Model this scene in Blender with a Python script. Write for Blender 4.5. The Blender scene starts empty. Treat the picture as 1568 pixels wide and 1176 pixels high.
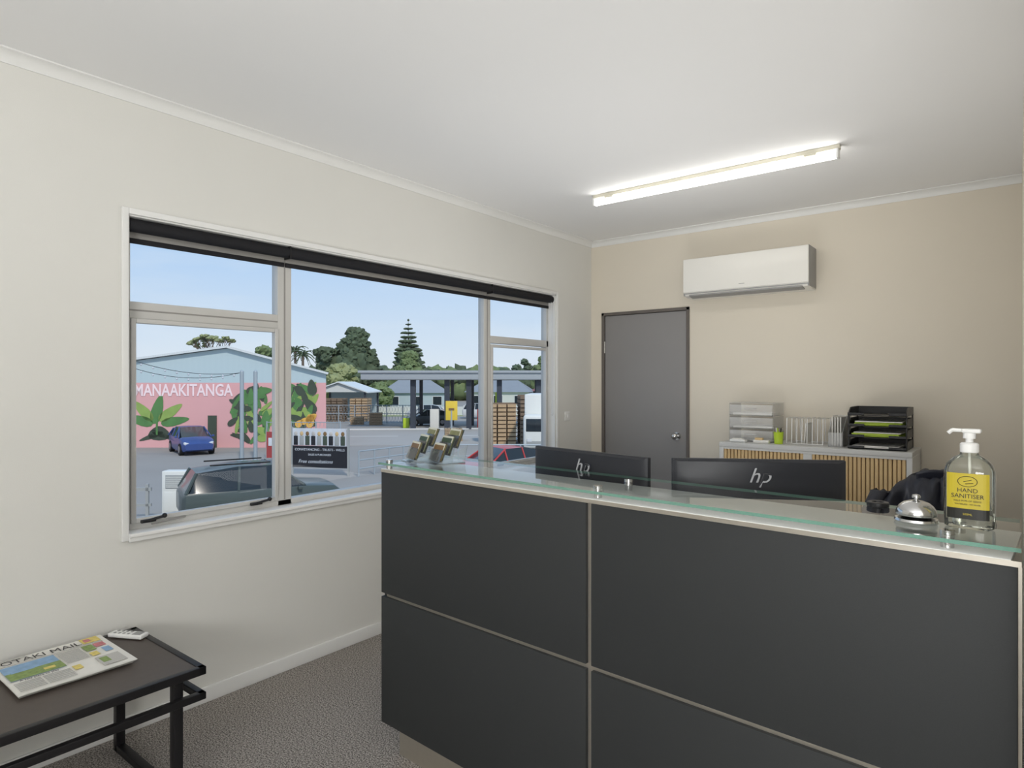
import bpy, bmesh, math, random
from mathutils import Vector, Matrix, noise
random.seed(4)
R=math.radians
scene=bpy.context.scene
scene.view_settings.view_transform='Standard'
scene.view_settings.look='None'

def C(r,g,b):
    f=lambda v:(v/255/12.92) if v/255<=0.04045 else ((v/255+0.055)/1.055)**2.4
    return (f(r),f(g),f(b),1)

# ------------------------------------------------------------ materials
def M(name,col,rough=0.5,metal=0.0,var=0.06,scale=12,bump=0.0,bscale=200,emit=0,trans=0,ior=1.45,coat=0,spec=None):
    m=bpy.data.materials.new(name); m.use_nodes=True
    nt=m.node_tree; n=nt.nodes; L=nt.links
    b=n['Principled BSDF']
    b.inputs['Roughness'].default_value=rough
    b.inputs['Metallic'].default_value=metal
    b.inputs['IOR'].default_value=ior
    b.inputs['Transmission Weight'].default_value=trans
    b.inputs['Coat Weight'].default_value=coat
    if spec is not None: b.inputs['Specular IOR Level'].default_value=spec
    tc=n.new('ShaderNodeTexCoord')
    if var>0:
        nz=n.new('ShaderNodeTexNoise'); nz.inputs['Scale'].default_value=scale; nz.inputs['Detail'].default_value=6
        L.new(tc.outputs['Object'],nz.inputs['Vector'])
        mx=n.new('ShaderNodeMix'); mx.data_type='RGBA'
        mx.inputs[6].default_value=tuple(max(0,c*(1-var)) for c in col[:3])+(1,)
        mx.inputs[7].default_value=tuple(min(1,c*(1+var)) for c in col[:3])+(1,)
        L.new(nz.outputs['Fac'],mx.inputs[0]); L.new(mx.outputs[2],b.inputs['Base Color'])
    else:
        b.inputs['Base Color'].default_value=col
    if bump>0:
        n2=n.new('ShaderNodeTexNoise'); n2.inputs['Scale'].default_value=bscale; n2.inputs['Detail'].default_value=4
        L.new(tc.outputs['Object'],n2.inputs['Vector'])
        bp=n.new('ShaderNodeBump'); bp.inputs['Strength'].default_value=bump; bp.inputs['Distance'].default_value=0.004
        L.new(n2.outputs['Fac'],bp.inputs['Height']); L.new(bp.outputs['Normal'],b.inputs['Normal'])
    if emit>0:
        b.inputs['Emission Color'].default_value=col; b.inputs['Emission Strength'].default_value=emit
    return m

def Mthin(name,tint,gloss=0.08,rough=0.02,opac=0.0,ocol=(1,1,1,1)):
    """thin transparent sheet: transparent + fresnel glossy (+ optional diffuse haze)"""
    m=bpy.data.materials.new(name); m.use_nodes=True
    nt=m.node_tree; n=nt.nodes; L=nt.links; n.clear()
    out=n.new('ShaderNodeOutputMaterial'); tr=n.new('ShaderNodeBsdfTransparent'); tr.inputs[0].default_value=tint
    gl=n.new('ShaderNodeBsdfGlossy'); gl.inputs['Roughness'].default_value=rough
    fr=n.new('ShaderNodeFresnel'); fr.inputs[0].default_value=1.45
    mu=n.new('ShaderNodeMath'); mu.operation='MULTIPLY'; mu.inputs[1].default_value=gloss
    L.new(fr.outputs[0],mu.inputs[0])
    mx=n.new('ShaderNodeMixShader'); L.new(mu.outputs[0],mx.inputs[0]); 
    src=tr
    if opac>0:
        df=n.new('ShaderNodeBsdfDiffuse'); df.inputs[0].default_value=ocol
        m2=n.new('ShaderNodeMixShader'); m2.inputs[0].default_value=opac
        L.new(tr.outputs[0],m2.inputs[1]); L.new(df.outputs[0],m2.inputs[2]); src=m2
    L.new(src.outputs[0],mx.inputs[1]); L.new(gl.outputs[0],mx.inputs[2])
    L.new(mx.outputs[0],out.inputs[0])
    return m

def Mcarpet():
    m=M('carpet',C(118,112,106),0.95,0,0.0)
    nt=m.node_tree; n=nt.nodes; L=nt.links; b=n['Principled BSDF']
    tc=n.new('ShaderNodeTexCoord'); a=n.new('ShaderNodeTexNoise'); a.inputs['Scale'].default_value=170; a.inputs['Detail'].default_value=3
    c=n.new('ShaderNodeTexNoise'); c.inputs['Scale'].default_value=2.5
    cr=n.new('ShaderNodeValToRGB'); cr.color_ramp.elements[0].position=.38; cr.color_ramp.elements[1].position=.62
    cr.color_ramp.elements[0].color=C(84,79,75); cr.color_ramp.elements[1].color=C(190,183,176)
    L.new(tc.outputs['Object'],a.inputs['Vector']); L.new(tc.outputs['Object'],c.inputs['Vector'])
    L.new(a.outputs['Fac'],cr.inputs[0])
    mx=n.new('ShaderNodeMix'); mx.data_type='RGBA'; mx.blend_type='MULTIPLY'; mx.inputs[0].default_value=.15
    L.new(cr.outputs[0],mx.inputs[6]); L.new(c.outputs['Fac'],mx.inputs[7]); L.new(mx.outputs[2],b.inputs['Base Color'])
    bp=n.new('ShaderNodeBump'); bp.inputs['Strength'].default_value=.6; bp.inputs['Distance'].default_value=.006
    L.new(a.outputs['Fac'],bp.inputs['Height']); L.new(bp.outputs['Normal'],b.inputs['Normal'])
    return m

def Mwave(name,c1,c2,scale,axis='X',rough=.6):
    m=M(name,c1,rough,0,0.0); nt=m.node_tree; n=nt.nodes; L=nt.links; b=n['Principled BSDF']
    tc=n.new('ShaderNodeTexCoord'); w=n.new('ShaderNodeTexWave'); w.bands_direction=axis; w.inputs['Scale'].default_value=scale
    cr=n.new('ShaderNodeValToRGB'); cr.color_ramp.elements[0].color=c1; cr.color_ramp.elements[1].color=c2
    L.new(tc.outputs['Object'],w.inputs['Vector']); L.new(w.outputs['Fac'],cr.inputs[0]); L.new(cr.outputs[0],b.inputs['Base Color'])
    return m

m_wall=M('wall_paint_grey',C(221,220,215),.85,0,.02,3,.08,300)
m_wallb=M('wall_paint_beige',C(223,215,200),.85,0,.02,3,.08,300)
m_ceil=M('ceiling_paint',C(238,238,238),.9,0,.01,2)
m_white=M('white_gloss_paint',C(230,230,228),.45,0,.02)
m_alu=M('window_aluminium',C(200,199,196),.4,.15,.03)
m_aluD=M('window_aluminium_dark',C(150,148,145),.45,.2,.03)  # darker aluminium for frame joint strips, window stay and blind strip
m_black=M('black_fabric',C(22,22,27),.75,0,.1)
m_blackp=M('black_plastic',C(26,26,28),.4,0,.05)
m_door=M('door_grey',C(142,140,140),.5,0,.03,5)
m_dframe=M('door_frame_dark',C(104,98,93),.5,0,.05)
m_chrome=M('chrome',C(205,205,205),.18,1,.02)
m_steel=M('brushed_steel',C(200,194,183),.35,.85,.06,60)
m_desk=M('desk_charcoal',C(49,51,52),.55,0,.10,350,.25,900,spec=.35)
m_desktop=M('desk_white_laminate',C(238,239,237),.35,0,.01)
m_ggreen=M('glass_green_edge',C(108,148,134),.15,0,.1,8,spec=.6)
m_glass=Mthin('counter_glass',(.95,.98,.965,1),1.0,.01)
m_pane=Mthin('window_glass',(.98,.99,.985,1),.4,.0)
m_ac=M('ac_white',C(236,234,228),.25,0,.01)
m_acg=M('ac_grey',C(150,150,150),.4,0,.02)
m_cab=M('cabinet_grey',C(200,200,198),.4,0,.02)
m_tamb=M('tambour_wood',C(206,176,128),.5,0,.12,25)
m_tambd=M('tambour_groove',C(130,102,66),.6,0,.1)
m_lamp=M('lamp_diffuser',(1,.98,.94,1),.5,0,0,emit=9)
m_cream=M('lamp_body_cream',C(206,202,186),.5,0,.02)
m_carpet=Mcarpet()
m_paper=M('paper_white',C(228,226,220),.8,0,.04,30)
m_tabletop=M('table_dark_top',C(78,70,64),.45,0,.12,40)
m_tmetal=M('table_black_metal',C(32,31,33),.4,.2,.1)

# ------------------------------------------------------------ builder
class B:
    def __init__(s): s.bm=bmesh.new(); s.mats=[]
    def mi(s,m):
        if m not in s.mats: s.mats.append(m)
        return s.mats.index(m)
    def _set(s,verts,m):
        i=s.mi(m)
        for f in {f for v in verts for f in v.link_faces}: f.material_index=i
    def box(s,c,size,m,rot=(0,0,0),bev=0,T=None):
        mat=Matrix.Translation(c)@Matrix.Rotation(rot[2],4,'Z')@Matrix.Rotation(rot[1],4,'Y')@Matrix.Rotation(rot[0],4,'X')@Matrix.Diagonal((size[0],size[1],size[2],1))
        if T is not None: mat=T@mat
        g=bmesh.ops.create_cube(s.bm,size=1,matrix=mat); s._set(g['verts'],m)
        if bev>0:
            es=list({e for v in g['verts'] for e in v.link_edges})
            bmesh.ops.bevel(s.bm,geom=es,offset=bev,segments=3,affect='EDGES',profile=.5,material=s.mi(m))
        return s
    def b2(s,lo,hi,m,bev=0):
        c=[(a+b)/2 for a,b in zip(lo,hi)]; d=[abs(b-a) for a,b in zip(lo,hi)]
        return s.box(c,d,m,bev=bev)
    def cyl(s,p0,p1,r,m,r2=None,seg=20):
        p0=Vector(p0); p1=Vector(p1); d=p1-p0
        mat=Matrix.Translation((p0+p1)/2)@d.to_track_quat('Z','Y').to_matrix().to_4x4()
        g=bmesh.ops.create_cone(s.bm,cap_ends=True,segments=seg,radius1=r,radius2=r if r2 is None else r2,depth=d.length,matrix=mat)
        s._set(g['verts'],m); return s
    def sph(s,c,r,m,sc=(1,1,1),sub=2,jit=0,jf=1.0,rot=0):
        g=bmesh.ops.create_icosphere(s.bm,subdivisions=sub,radius=1)
        for v in g['verts']:
            k=1
            if jit: k=1+jit*noise.noise(Vector(c)*.37+v.co*jf)+jit*.6*noise.noise(Vector(c)+v.co*jf*2.7)
            v.co=Matrix.Rotation(rot,3,'Z')@Vector((v.co.x*r*sc[0]*k,v.co.y*r*sc[1]*k,v.co.z*r*sc[2]*k))+Vector(c)
        s._set(g['verts'],m); return s
    def tube(s,pts,r,m,seg=8):
        for a,b in zip(pts[:-1],pts[1:]): s.cyl(a,b,r,m,seg=seg)
        for p in pts[1:-1]: s.sph(p,r,m,sub=1)
        return s
    def loft(s,rings,m,cap=True,close=True,mats=None):
        vs=[[s.bm.verts.new(p) for p in r] for r in rings]; i=s.mi(m); n=len(rings[0])
        for a in range(len(vs)-1):
            for k in range(n if close else n-1):
                f=s.bm.faces.new((vs[a][k],vs[a][(k+1)%n],vs[a+1][(k+1)%n],vs[a+1][k]))
                f.material_index=s.mi(mats(a,k)) if mats else i
        if cap:
            f=s.bm.faces.new(list(reversed(vs[0]))); f.material_index=i
            f=s.bm.faces.new(vs[-1]); f.material_index=i
        return s
    def lathe(s,prof,c,m,seg=40,n=2.0,rxy=(1,1)):
        rings=[]
        for r,z in prof:
            ring=[]
            for k in range(seg):
                a=2*math.pi*k/seg; ca,sa=math.cos(a),math.sin(a)
                e=2/n
                ring.append((c[0]+max(r,1e-4)*rxy[0]*math.copysign(abs(ca)**e,ca),c[1]+max(r,1e-4)*rxy[1]*math.copysign(abs(sa)**e,sa),c[2]+z))
            rings.append(ring)
        return s.loft(rings,m)
    def prism(s,pts,vec,m):
        a=[Vector(p) for p in pts]; b=[p+Vector(vec) for p in a]
        return s.loft([a,b],m)
    def poly(s,pts,m):
        f=s.bm.faces.new([s.bm.verts.new(p) for p in pts]); f.material_index=s.mi(m); return s
    def leaf(s,c,l,w,ang,m,y=None,T=None):
        pts=[]
        n=14
        for k in range(n):
            a=2*math.pi*k/n; x=math.cos(a); z=math.sin(a)*(1-.35*x)
            X=x*l/2; Z=z*w/2
            q=Vector((X*math.cos(ang)-Z*math.sin(ang),0,X*math.sin(ang)+Z*math.cos(ang)))+Vector(c)
            if T: q=T@q
            pts.append(q)
        return s.poly(pts,m)
    def text(s,txt,size,mat,m,ext=.0005,align='CENTER',shear=0,off=0):
        cu=bpy.data.curves.new('t','FONT'); cu.body=txt; cu.size=size; cu.extrude=ext; cu.align_x=align; cu.align_y='CENTER'; cu.shear=shear; cu.offset=off
        cu.resolution_u=3
        ob=bpy.data.objects.new('t',cu); scene.collection.objects.link(ob)
        dg=bpy.context.evaluated_depsgraph_get(); me=bpy.data.meshes.new_from_object(ob.evaluated_get(dg))
        me.transform(mat)
        i=s.mi(m); n0=len(s.bm.faces)
        s.bm.from_mesh(me); s.bm.faces.ensure_lookup_table()
        for f in s.bm.faces[n0:]: f.material_index=i
        bpy.data.objects.remove(ob); bpy.data.curves.remove(cu); bpy.data.meshes.remove(me)
        return s
    def done(s,name,loc=(0,0,0),rz=0,smooth=35,norm=True):
        if norm: bmesh.ops.recalc_face_normals(s.bm,faces=s.bm.faces)
        me=bpy.data.meshes.new(name); s.bm.to_mesh(me); s.bm.free()
        for m in s.mats: me.materials.append(m)
        me.polygons.foreach_set('use_smooth',[True]*len(me.polygons))
        me.set_sharp_from_angle(angle=R(smooth))
        o=bpy.data.objects.new(name,me); o.location=loc; o.rotation_euler=(0,0,rz); scene.collection.objects.link(o)
        return o

def TXZ(x,y,z,rz=0): return Matrix.Translation((x,y,z))@Matrix.Rotation(rz,4,'Z')@Matrix.Rotation(R(90),4,'X')

# ------------------------------------------------------------ room
CX=2.90; EYE=1.45; YB=4.78; H=2.66; XE=4.6; YF=-2.6
B().b2((-.12,YF-.12,-.1),(XE+.12,YB+.12,0),m_carpet).done('floor')
B().b2((-.12,YF-.12,H),(XE+.12,YB+.12,H+.12),m_ceil).done('ceiling')
oy0,oy1,oz0,oz1=1.10,4.235,.82,2.15
w=B()
w.b2((-.12,YF-.12,0),(0,oy0,H),m_wall).b2((-.12,oy1,0),(0,YB,H),m_wall)
w.b2((-.12,oy0,0),(0,oy1,oz0),m_wall).b2((-.12,oy0,oz1),(0,oy1,H),m_wall)
w.done('wall_left')
dx0,dx1,dz=.107,.889,2.042
w=B()
w.b2((-.12,YB,0),(dx0,YB+.12,H),m_wallb).b2((dx1,YB,0),(XE+.12,YB+.12,H),m_wallb).b2((dx0,YB,dz),(dx1,YB+.12,H),m_wallb)
w.done('wall_back')
B().b2((2.917,1.45,0),(3.0,YB,H),m_wallb).done('wall_right')
B().b2((XE,YF-.12,0),(XE+.12,YB,H),m_wall).done('wall_east')
B().b2((0,YF-.12,0),(XE,YF,H),m_wall).done('wall_front')
def cove(name,p0,p1,nrm):
    p0=Vector(p0); p1=Vector(p1); n=Vector(nrm); s=.045
    prof=[(0,0),(s,0)]+[(s-(s-.006)*math.sin(a),-(s-.006)*(1-math.cos(a))-.006) for a in [R(x) for x in (0,22,45,68,90)]]+[(0,-s)]
    a=[p0+n*u+Vector((0,0,v)) for u,v in prof]; b=[p1+n*u+Vector((0,0,v)) for u,v in prof]
    B().loft([a,b],m_white).done(name,smooth=50)
cove('trim_1',(0,YF,H),(0,YB,H),(1,0,0))
cove('trim_2',(0,YB,H),(2.917,YB,H),(0,-1,0))
B().b2((0,YF,0),(.012,YB,.07),m_white,bev=.003).done('baseboard_left')
B().b2((.889,YB-.012,0),(2.917,YB,.07),m_white,bev=.003).done('baseboard_back')

# ------------------------------------------------------------ window
w=B()
fx0,fx1=-.12,-.065; t=.035
my1=(1.826,1.905); my2=(3.434,3.506); tz=(1.725,1.797)
def fr(y0,y1,z0,z1,m=m_alu,x0=fx0,x1=fx1): w.b2((x0,y0,z0),(x1,y1,z1),m,bev=.003)
fr(oy0,oy0+t,oz0,oz1); fr(oy1-t,oy1,oz0,oz1); fr(oy0,oy1,oz0,oz0+.03); fr(oy0,oy1,oz1-.04,oz1)
fr(my1[0],my1[1],oz0,oz1); fr(my2[0],my2[1],oz0,oz1)
fr(oy0,my1[0],*tz); fr(my2[1],oy1,tz[0]+.01,tz[1]-.01)
for (a,b,z0,z1) in ((oy0+t,my1[0],oz0+.03,tz[0]),(my2[1],oy1-t,oz0+.03,tz[0])):
    for q in ((a,a+.02,z0,z1),(b-.02,b,z0,z1),(a+.02,b-.02,z0,z0+.02),(a+.02,b-.02,z1-.02,z1)):
        fr(*q,m=m_alu,x0=-.085,x1=-.055)
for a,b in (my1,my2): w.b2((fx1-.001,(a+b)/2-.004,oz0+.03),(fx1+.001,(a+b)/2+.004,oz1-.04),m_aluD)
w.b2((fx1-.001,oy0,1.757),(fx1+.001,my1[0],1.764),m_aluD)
for (a,b,z0,z1) in ((oy0,my1[0],oz0,tz[0]),(oy0,my1[0],tz[1],oz1),(my1[1],my2[0],oz0,oz1),(my2[1],oy1,oz0,tz[0]),(my2[1],oy1,tz[1],oz1)):
    w.poly([(-.095,a,z0),(-.095,b,z0),(-.095,b,z1),(-.095,a,z1)],m_pane)
w.b2((-.065,oy0-.001,oz0-.012),(.028,oy1+.001,oz0+.004),m_white,bev=.003)
w.b2((-.065,oy1-.012,oz0),(.0,oy1,oz1),m_white); w.b2((-.065,oy0,oz0),(0,oy0+.006,oz1),m_white)
w.b2((-.065,oy0,oz1-.006),(0,oy1,oz1),m_white)
aw=.026
w.b2((0,oy0-aw,oz0-aw),(.014,oy0,oz1+aw),m_white,bev=.003); w.b2((0,oy1,oz0-aw),(.014,oy1+aw,oz1+aw),m_white,bev=.003)
w.b2((0,oy0,oz1),(.014,oy1,oz1+aw),m_white,bev=.003); w.b2((0,oy0,oz0-aw-.006),(.018,oy1,oz0-.010),m_white,bev=.003)
for y in (1.20,1.70):
    w.box((-.05,y,oz0+.034),(.018,.06,.014),m_blackp,bev=.003)
    w.cyl((-.045,y,oz0+.036),(-.02,y+.055,oz0+.05),.006,m_blackp,seg=10)
    w.sph((-.02,y+.055,oz0+.052),.011,m_blackp)
w.cyl((-.04,1.21,oz0+.02),(-.055,1.36,oz0+.026),.004,m_aluD,seg=8)
for y in (3.60,4.08):
    w.box((-.05,y,oz0+.034),(.018,.06,.014),m_blackp,bev=.003)
w.done('window_1')
b=B()
for a,c in ((oy0+.012,1.86),(1.866,3.46),(3.466,oy1-.016)):
    b.cyl((-.033,a,2.114),(-.033,c,2.114),.028,m_black,seg=24)
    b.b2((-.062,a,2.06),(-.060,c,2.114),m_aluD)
    b.b2((-.066,a,2.043),(-.056,c,2.066),m_black,bev=.004)
for y in (1.863,3.463): b.b2((-.06,y-.003,2.08),(-.005,y+.003,2.143),m_blackp)
for dy in (0,.03):
    b.cyl((-.012,oy1-.045+dy,2.09),(-.012,oy1-.045+dy,1.22),.0022,m_white,seg=6)
pts=[(-.012,oy1-.03+.015*math.cos(a),1.22-.03*math.sin(a)) for a in [math.pi*k/6 for k in range(7)]]
b.tube(pts,.0022,m_white,6)
b.done('roller_blind')
b=B(); b.b2((0,4.36,1.14),(.008,4.43,1.215),m_white,bev=.003).b2((.008,4.39,1.165),(.013,4.40,1.19),m_white,bev=.001).done('light_switch')

# ------------------------------------------------------------ door
d=B()
f=.024
d.b2((dx0,YB-.012,0),(dx0+f,YB+.1,dz),m_dframe,bev=.002).b2((dx1-f,YB-.012,0),(dx1,YB+.1,dz),m_dframe,bev=.002).b2((dx0,YB-.012,dz-f),(dx1,YB+.1,dz),m_dframe,bev=.002)
d.b2((dx0+f+.003,YB+.004,.005),(dx1-f-.003,YB+.044,dz-f-.003),m_door,bev=.002)
kx,kz=.785,1.03
d.cyl((kx,YB+.004,kz),(kx,YB-.006,kz),.031,m_chrome,seg=28).cyl((kx,YB-.004,kz),(kx,YB-.04,kz),.011,m_chrome)
d.sph((kx,YB-.052,kz),.026,m_chrome,sc=(1,.8,1),sub=3)
for z in (.25,1.75): d.cyl((dx0+f+.001,YB-.002,z-.05),(dx0+f+.001,YB-.002,z+.05),.007,m_chrome,seg=10)
d.done('door_1')

# ------------------------------------------------------------ AC
a=B(); x0,x1=.926,1.800
prof=[(YB,2.375),(4.60,2.375),(4.585,2.362),(4.578,2.20),(4.582,2.125),(4.60,2.10),(4.66,2.088),(YB,2.088)]
a.loft([[(x0,y,z) for y,z in prof],[(x1,y,z) for y,z in prof]],m_ac)
a.b2((x0-.003,4.574,2.122),(x1+.003,4.590,2.372),m_ac,bev=.006)
a.b2((x0-.004,4.588,2.10),(x0+.006,YB,2.374),m_acg,bev=.002); a.b2((x1-.006,4.588,2.10),(x1+.004,YB,2.374),m_acg,bev=.002)
a.box(((x0+x1)/2,4.62,2.094),(x1-x0-.08,.07,.008),m_acg,rot=(R(-12),0,0))
a.b2((x0,4.586,2.113),(x1,4.593,2.121),m_acg)
a.b2((1.34,4.572,2.152),(1.38,4.5745,2.156),m_acg)
for k in range(10): a.b2((x0+.03,4.62+k*.013,2.375),(x1-.03,4.625+k*.013,2.377),m_acg)
a.done('air_conditioner')

# ------------------------------------------------------------ ceiling light
l=B(); y=3.59
l.b2((.74,y-.018,H-.024),(2.19,y+.018,H),m_cream,bev=.004)
rings=[]
for x in (.755,2.175):
    rings.append([(x,y+.020*math.cos(k*math.pi/6),H-.048+.020*math.sin(k*math.pi/6)) for k in range(12)])
l.loft(rings,m_lamp)
l.b2((.745,y-.023,H-.070),(.757,y+.023,H-.02),m_white,bev=.004); l.b2((2.173,y-.023,H-.070),(2.185,y+.023,H-.02),m_white,bev=.004)
for x in (.86,2.05): l.b2((x-.03,y-.024,H-.035),(x+.03,y+.024,H-.024),m_cream,bev=.003)
l.done('ceiling_light')

# ------------------------------------------------------------ reception desk
DL=1.957; D2=DL-.016; ang=R(-3.23); DO=(.951,1.646,0)
d=B()
d.b2((.02,.012,.13),(DL,.02,1.10),m_steel)
for (xa,xb) in ((0,.966),(.984,1.951)):
    for (za,zb) in ((.13,.619),(.634,1.103)):
        d.b2((xa,0,za),(xb,.0165,zb),m_desk,bev=.0015)
d.b2((0,.0165,.13),(.018,.30,1.103),m_desk,bev=.001)
d.b2((DL-.07,.02,.0),(DL-.05,.30,1.097),m_desk); d.b2((DL-.07,.30,.0),(DL-.05,.70,.72),m_desk)
d.b2((.02,.02,.13),(D2,.038,1.103),m_desktop)
d.b2((0,-.001,1.103),(D2,.30,1.115),m_desktop,bev=.001)
d.b2((0,-.003,1.103),(DL,.0,1.114),m_steel)
d.b2((.05,.05,0),(D2,.07,.13),m_steel); d.b2((.05,.07,0),(.07,.70,.13),m_steel)
d.b2((.018,.04,.72),(DL-.05,.74,.745),m_desktop,bev=.003)
d.b2((.0,.30,.13),(.018,.74,.745),m_desk)
g0,g1,gy0,gy1,gz0,gz1=-.004,DL,-.012,.312,1.133,1.141
d.poly([(g0,gy0,gz1),(g1,gy0,gz1),(D2-.004,gy1,gz1),(g0,gy1,gz1)],m_glass)
for q in (((g0,gy0),(g1,gy0)),((g1,gy0),(D2-.004,gy1)),((D2-.004,gy1),(g0,gy1)),((g0,gy1),(g0,gy0))):
    d.poly([(q[0][0],q[0][1],gz0),(q[1][0],q[1][1],gz0),(q[1][0],q[1][1],gz1),(q[0][0],q[0][1],gz1)],m_ggreen)
for x,yy in ((.022,.022),(.03,.275),(.985,.035),(.985,.205),(1.836,.035),(1.836,.205)):
    d.cyl((x,yy,1.114),(x,yy,1.133),.012,m_chrome,seg=20).cyl((x,yy,1.1412),(x,yy,1.150),.0135,m_chrome,seg=24)
d.done('reception_desk',DO,ang,norm=False)

# ------------------------------------------------------------ monitors
m_mon=M('monitor_black',C(34,36,42),.45,0,.06,80)
m_logo=M('monitor_logo',C(180,182,186),.3,.3,0)
m_scr=M('screen_glass',C(10,10,12),.1,0,0)
def monitor(loc,rz):
    b=B(); W=.535
    b.box((0,.012,1.045),(W,.02,.32),m_mon,bev=.004)
    b.box((0,.0225,1.05),(W-.012,.002,.30),m_scr)
    def ring(y,wx,z0,z1):
        return [(-wx,y,z0),(wx,y,z0),(wx,y,z1),(-wx,y,z1)]
    b.loft([ring(.002,W/2-.004,.888,1.202),ring(-.006,W/2-.02,.90,1.196),ring(-.018,.19,.93,1.10),ring(-.026,.15,.95,1.08)],m_mon)
    b.box((0,-.05,.905),(.07,.03,.31),m_mon,bev=.006)
    b.box((0,-.035,1.0),(.09,.03,.09),m_mon,bev=.004)
    b.box((0,.0,.752),(.24,.20,.012),m_mon,bev=.004)
    b.text('hp',.066,TXZ(0,-.0215,1.154),m_logo,ext=.0015,shear=.35)
    return b.done('computer_monitor',loc,rz)
monitor((1.687,1.962,0),R(-10.5))
monitor((2.246,2.095,0),R(30.6))
b=B(); b.box((0,0,.753),(.42,.14,.012),m_blackp,bev=.004)
for r_ in range(5):
    for k in range(15): b.box((-.19+k*.027,-.05+r_*.025,.762),(.022,.02,.006),m_mon)
b.done('keyboard',(1.62,2.24,0),R(-10))

# ------------------------------------------------------------ items on counter
def onDesk(x,y,z=1.1412):
    c,s=math.cos(ang),math.sin(ang); return (DO[0]+x*c-y*s,DO[1]+x*s+y*c,z)
b=B(); 
b.lathe([(.0,0),(.041,0),(.043,.004),(.041,.009),(.03,.013),(.012,.014),(.0,.014)],(0,0,0),m_chrome)
b.lathe([(.039,.016),(.040,.019),(.038,.028),(.033,.036),(.025,.043),(.014,.047),(.006,.0485),(.0,.0485)],(0,0,0),m_chrome)
b.cyl((0,0,.046),(0,0,.055),.004,m_chrome).lathe([(.0,.053),(.008,.053),(.009,.056),(.007,.060),(.0,.062)],(0,0,0),m_chrome)
b.done('service_bell',(2.722,1.672,1.1415))
m_pet=Mthin('clear_plastic',(.95,.965,.90,1),1.6,.03,.06,(.9,.92,.85,1))
m_gold=M('label_gold',C(188,170,46),.5,0,.03,40); m_lblk=M('label_black',C(34,34,30),.5,0,.05)
b=B()
prof=[(.0,0),(.038,0),(.044,.004),(.045,.02),(.045,.112),(.0445,.122),(.040,.136),(.030,.148),(.018,.155),(.0155,.160),(.0155,.166)]
b.lathe(prof,(0,0,0),m_pet,seg=48,n=3.2,rxy=(1,.62))
b.lathe([(.0155,.160),(.017,.162),(.017,.178),(.014,.181),(.007,.182),(.007,.196),(.0,.196)],(0,0,0),m_white,seg=28)
b.cyl((0,0,.19),(0,0,.202),.0115,m_white)
b.box((.004,0,.206),(.034,.022,.009),m_white,bev=.003)
b.tube([(-.005,0,.206),(-.03,-.004,.207),(-.037,-.005,.200)],.004,m_white,8)
b.tube([(0,0,.16),(.002,0,.02)],.0025,m_white,8)
def lab(z0,z1,m,off):
    n=14; rr=[]
    for k in range(n+1):
        x=-.037+.074*k/n
        y=-(.045*.62)*(max(0,1-(abs(x)/.045)**3.2))**(1/3.2)-off
        rr.append((x,y))
    for k in range(n):
        b.poly([(rr[k][0],rr[k][1],z0),(rr[k+1][0],rr[k+1][1],z0),(rr[k+1][0],rr[k+1][1],z1),(rr[k][0],rr[k][1],z1)],m)
lab(.022,.044,m_lblk,.0004); lab(.044,.118,m_gold,.0004)
ty=-.0288
b.text('HAND',.0125,TXZ(0,ty,.082),m_lblk,ext=.0002); b.text('SANITISER',.0125,TXZ(0,ty,.070),m_lblk,ext=.0002)
b.text('KILLS 99.9% OF GERMS',.0048,TXZ(0,ty,.060),m_lblk,ext=.0002); b.text('WATERLESS - NO RINSE',.0042,TXZ(0,ty,.053),m_lblk,ext=.0002)
b.text('500ML',.006,TXZ(0,ty,.032),m_gold,ext=.0002)
for k in range(20):
    a0=2*math.pi*k/20; a1=2*math.pi*(k+1)/20
    b.cyl((.017*math.cos(a0),ty,.101+.011*math.sin(a0)),(.017*math.cos(a1),ty,.101+.011*math.sin(a1)),.0006,m_lblk,seg=5)
b.cyl((-.007,ty,.100),(.007,ty,.105),.0006,m_lblk,seg=5).cyl((-.004,ty,.096),(.010,ty,.098),.0006,m_lblk,seg=5)
b.done('hand_sanitiser_bottle',(2.818,1.675,1.1415),R(-4))
b=B(); b.lathe([(.014,0),(.024,0),(.025,.003),(.025,.010),(.023,.012),(.014,.012),(.012,.009),(.012,.003)],(0,0,0),m_blackp,seg=32); b.done('tape_roll',(2.625,1.82,1.1415))

# brochure holders
m_acr=Mthin('acrylic',(.93,.95,.95,1),1.2,.02,.12,(.8,.85,.85,1))
m_cg=M('card_olive',C(130,130,90),.6,0,.5,60); m_cw=M('card_pale',C(205,205,190),.6,0,.1,60); m_cb=M('card_brown',C(120,94,62),.6,0,.4,80); m_cdk=M('card_dark_green',C(58,76,58),.6,0,.4,60)
def holder(loc,rz,n):
    b=B(); W=.10
    b.box((0,.03,.002),(W,.13,.003),m_acr)
    for i in range(n):
        y=-.015+i*.034; z=.012+i*.026
        T=Matrix.Translation((0,y,z))@Matrix.Rotation(R(-22),4,'X')
        b.box((0,0,.022),(W,.002,.045),m_acr,T=T); b.box((0,.012,.035),(W,.002,.075),m_acr,T=T); b.box((0,.006,.0),(W,.013,.002),m_acr,T=T)
        for k,mm in enumerate((m_cw,m_cg,m_cdk) if i%2 else (m_cw,m_cb,m_cg)):
            b.box((.0,.003+k*.003,.038),(W-.012,.0018,.066),mm,T=T)
        b.box((0,.0015,.052),(W-.02,.0006,.022),(m_cb,m_cdk,m_cg)[i%3],T=T)
        b.box((-.02,.0012,.034),(.03,.0006,.006),m_cdk,T=T)
    for sx in (-W/2,W/2): b.prism([(sx,-.03,.0),(sx,.09,.0),(sx,.105,.07)],(.002,0,0),m_acr)
    b.done('brochure_holder',loc,rz)
holder(onDesk(.074,.10),R(-24),3)
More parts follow.
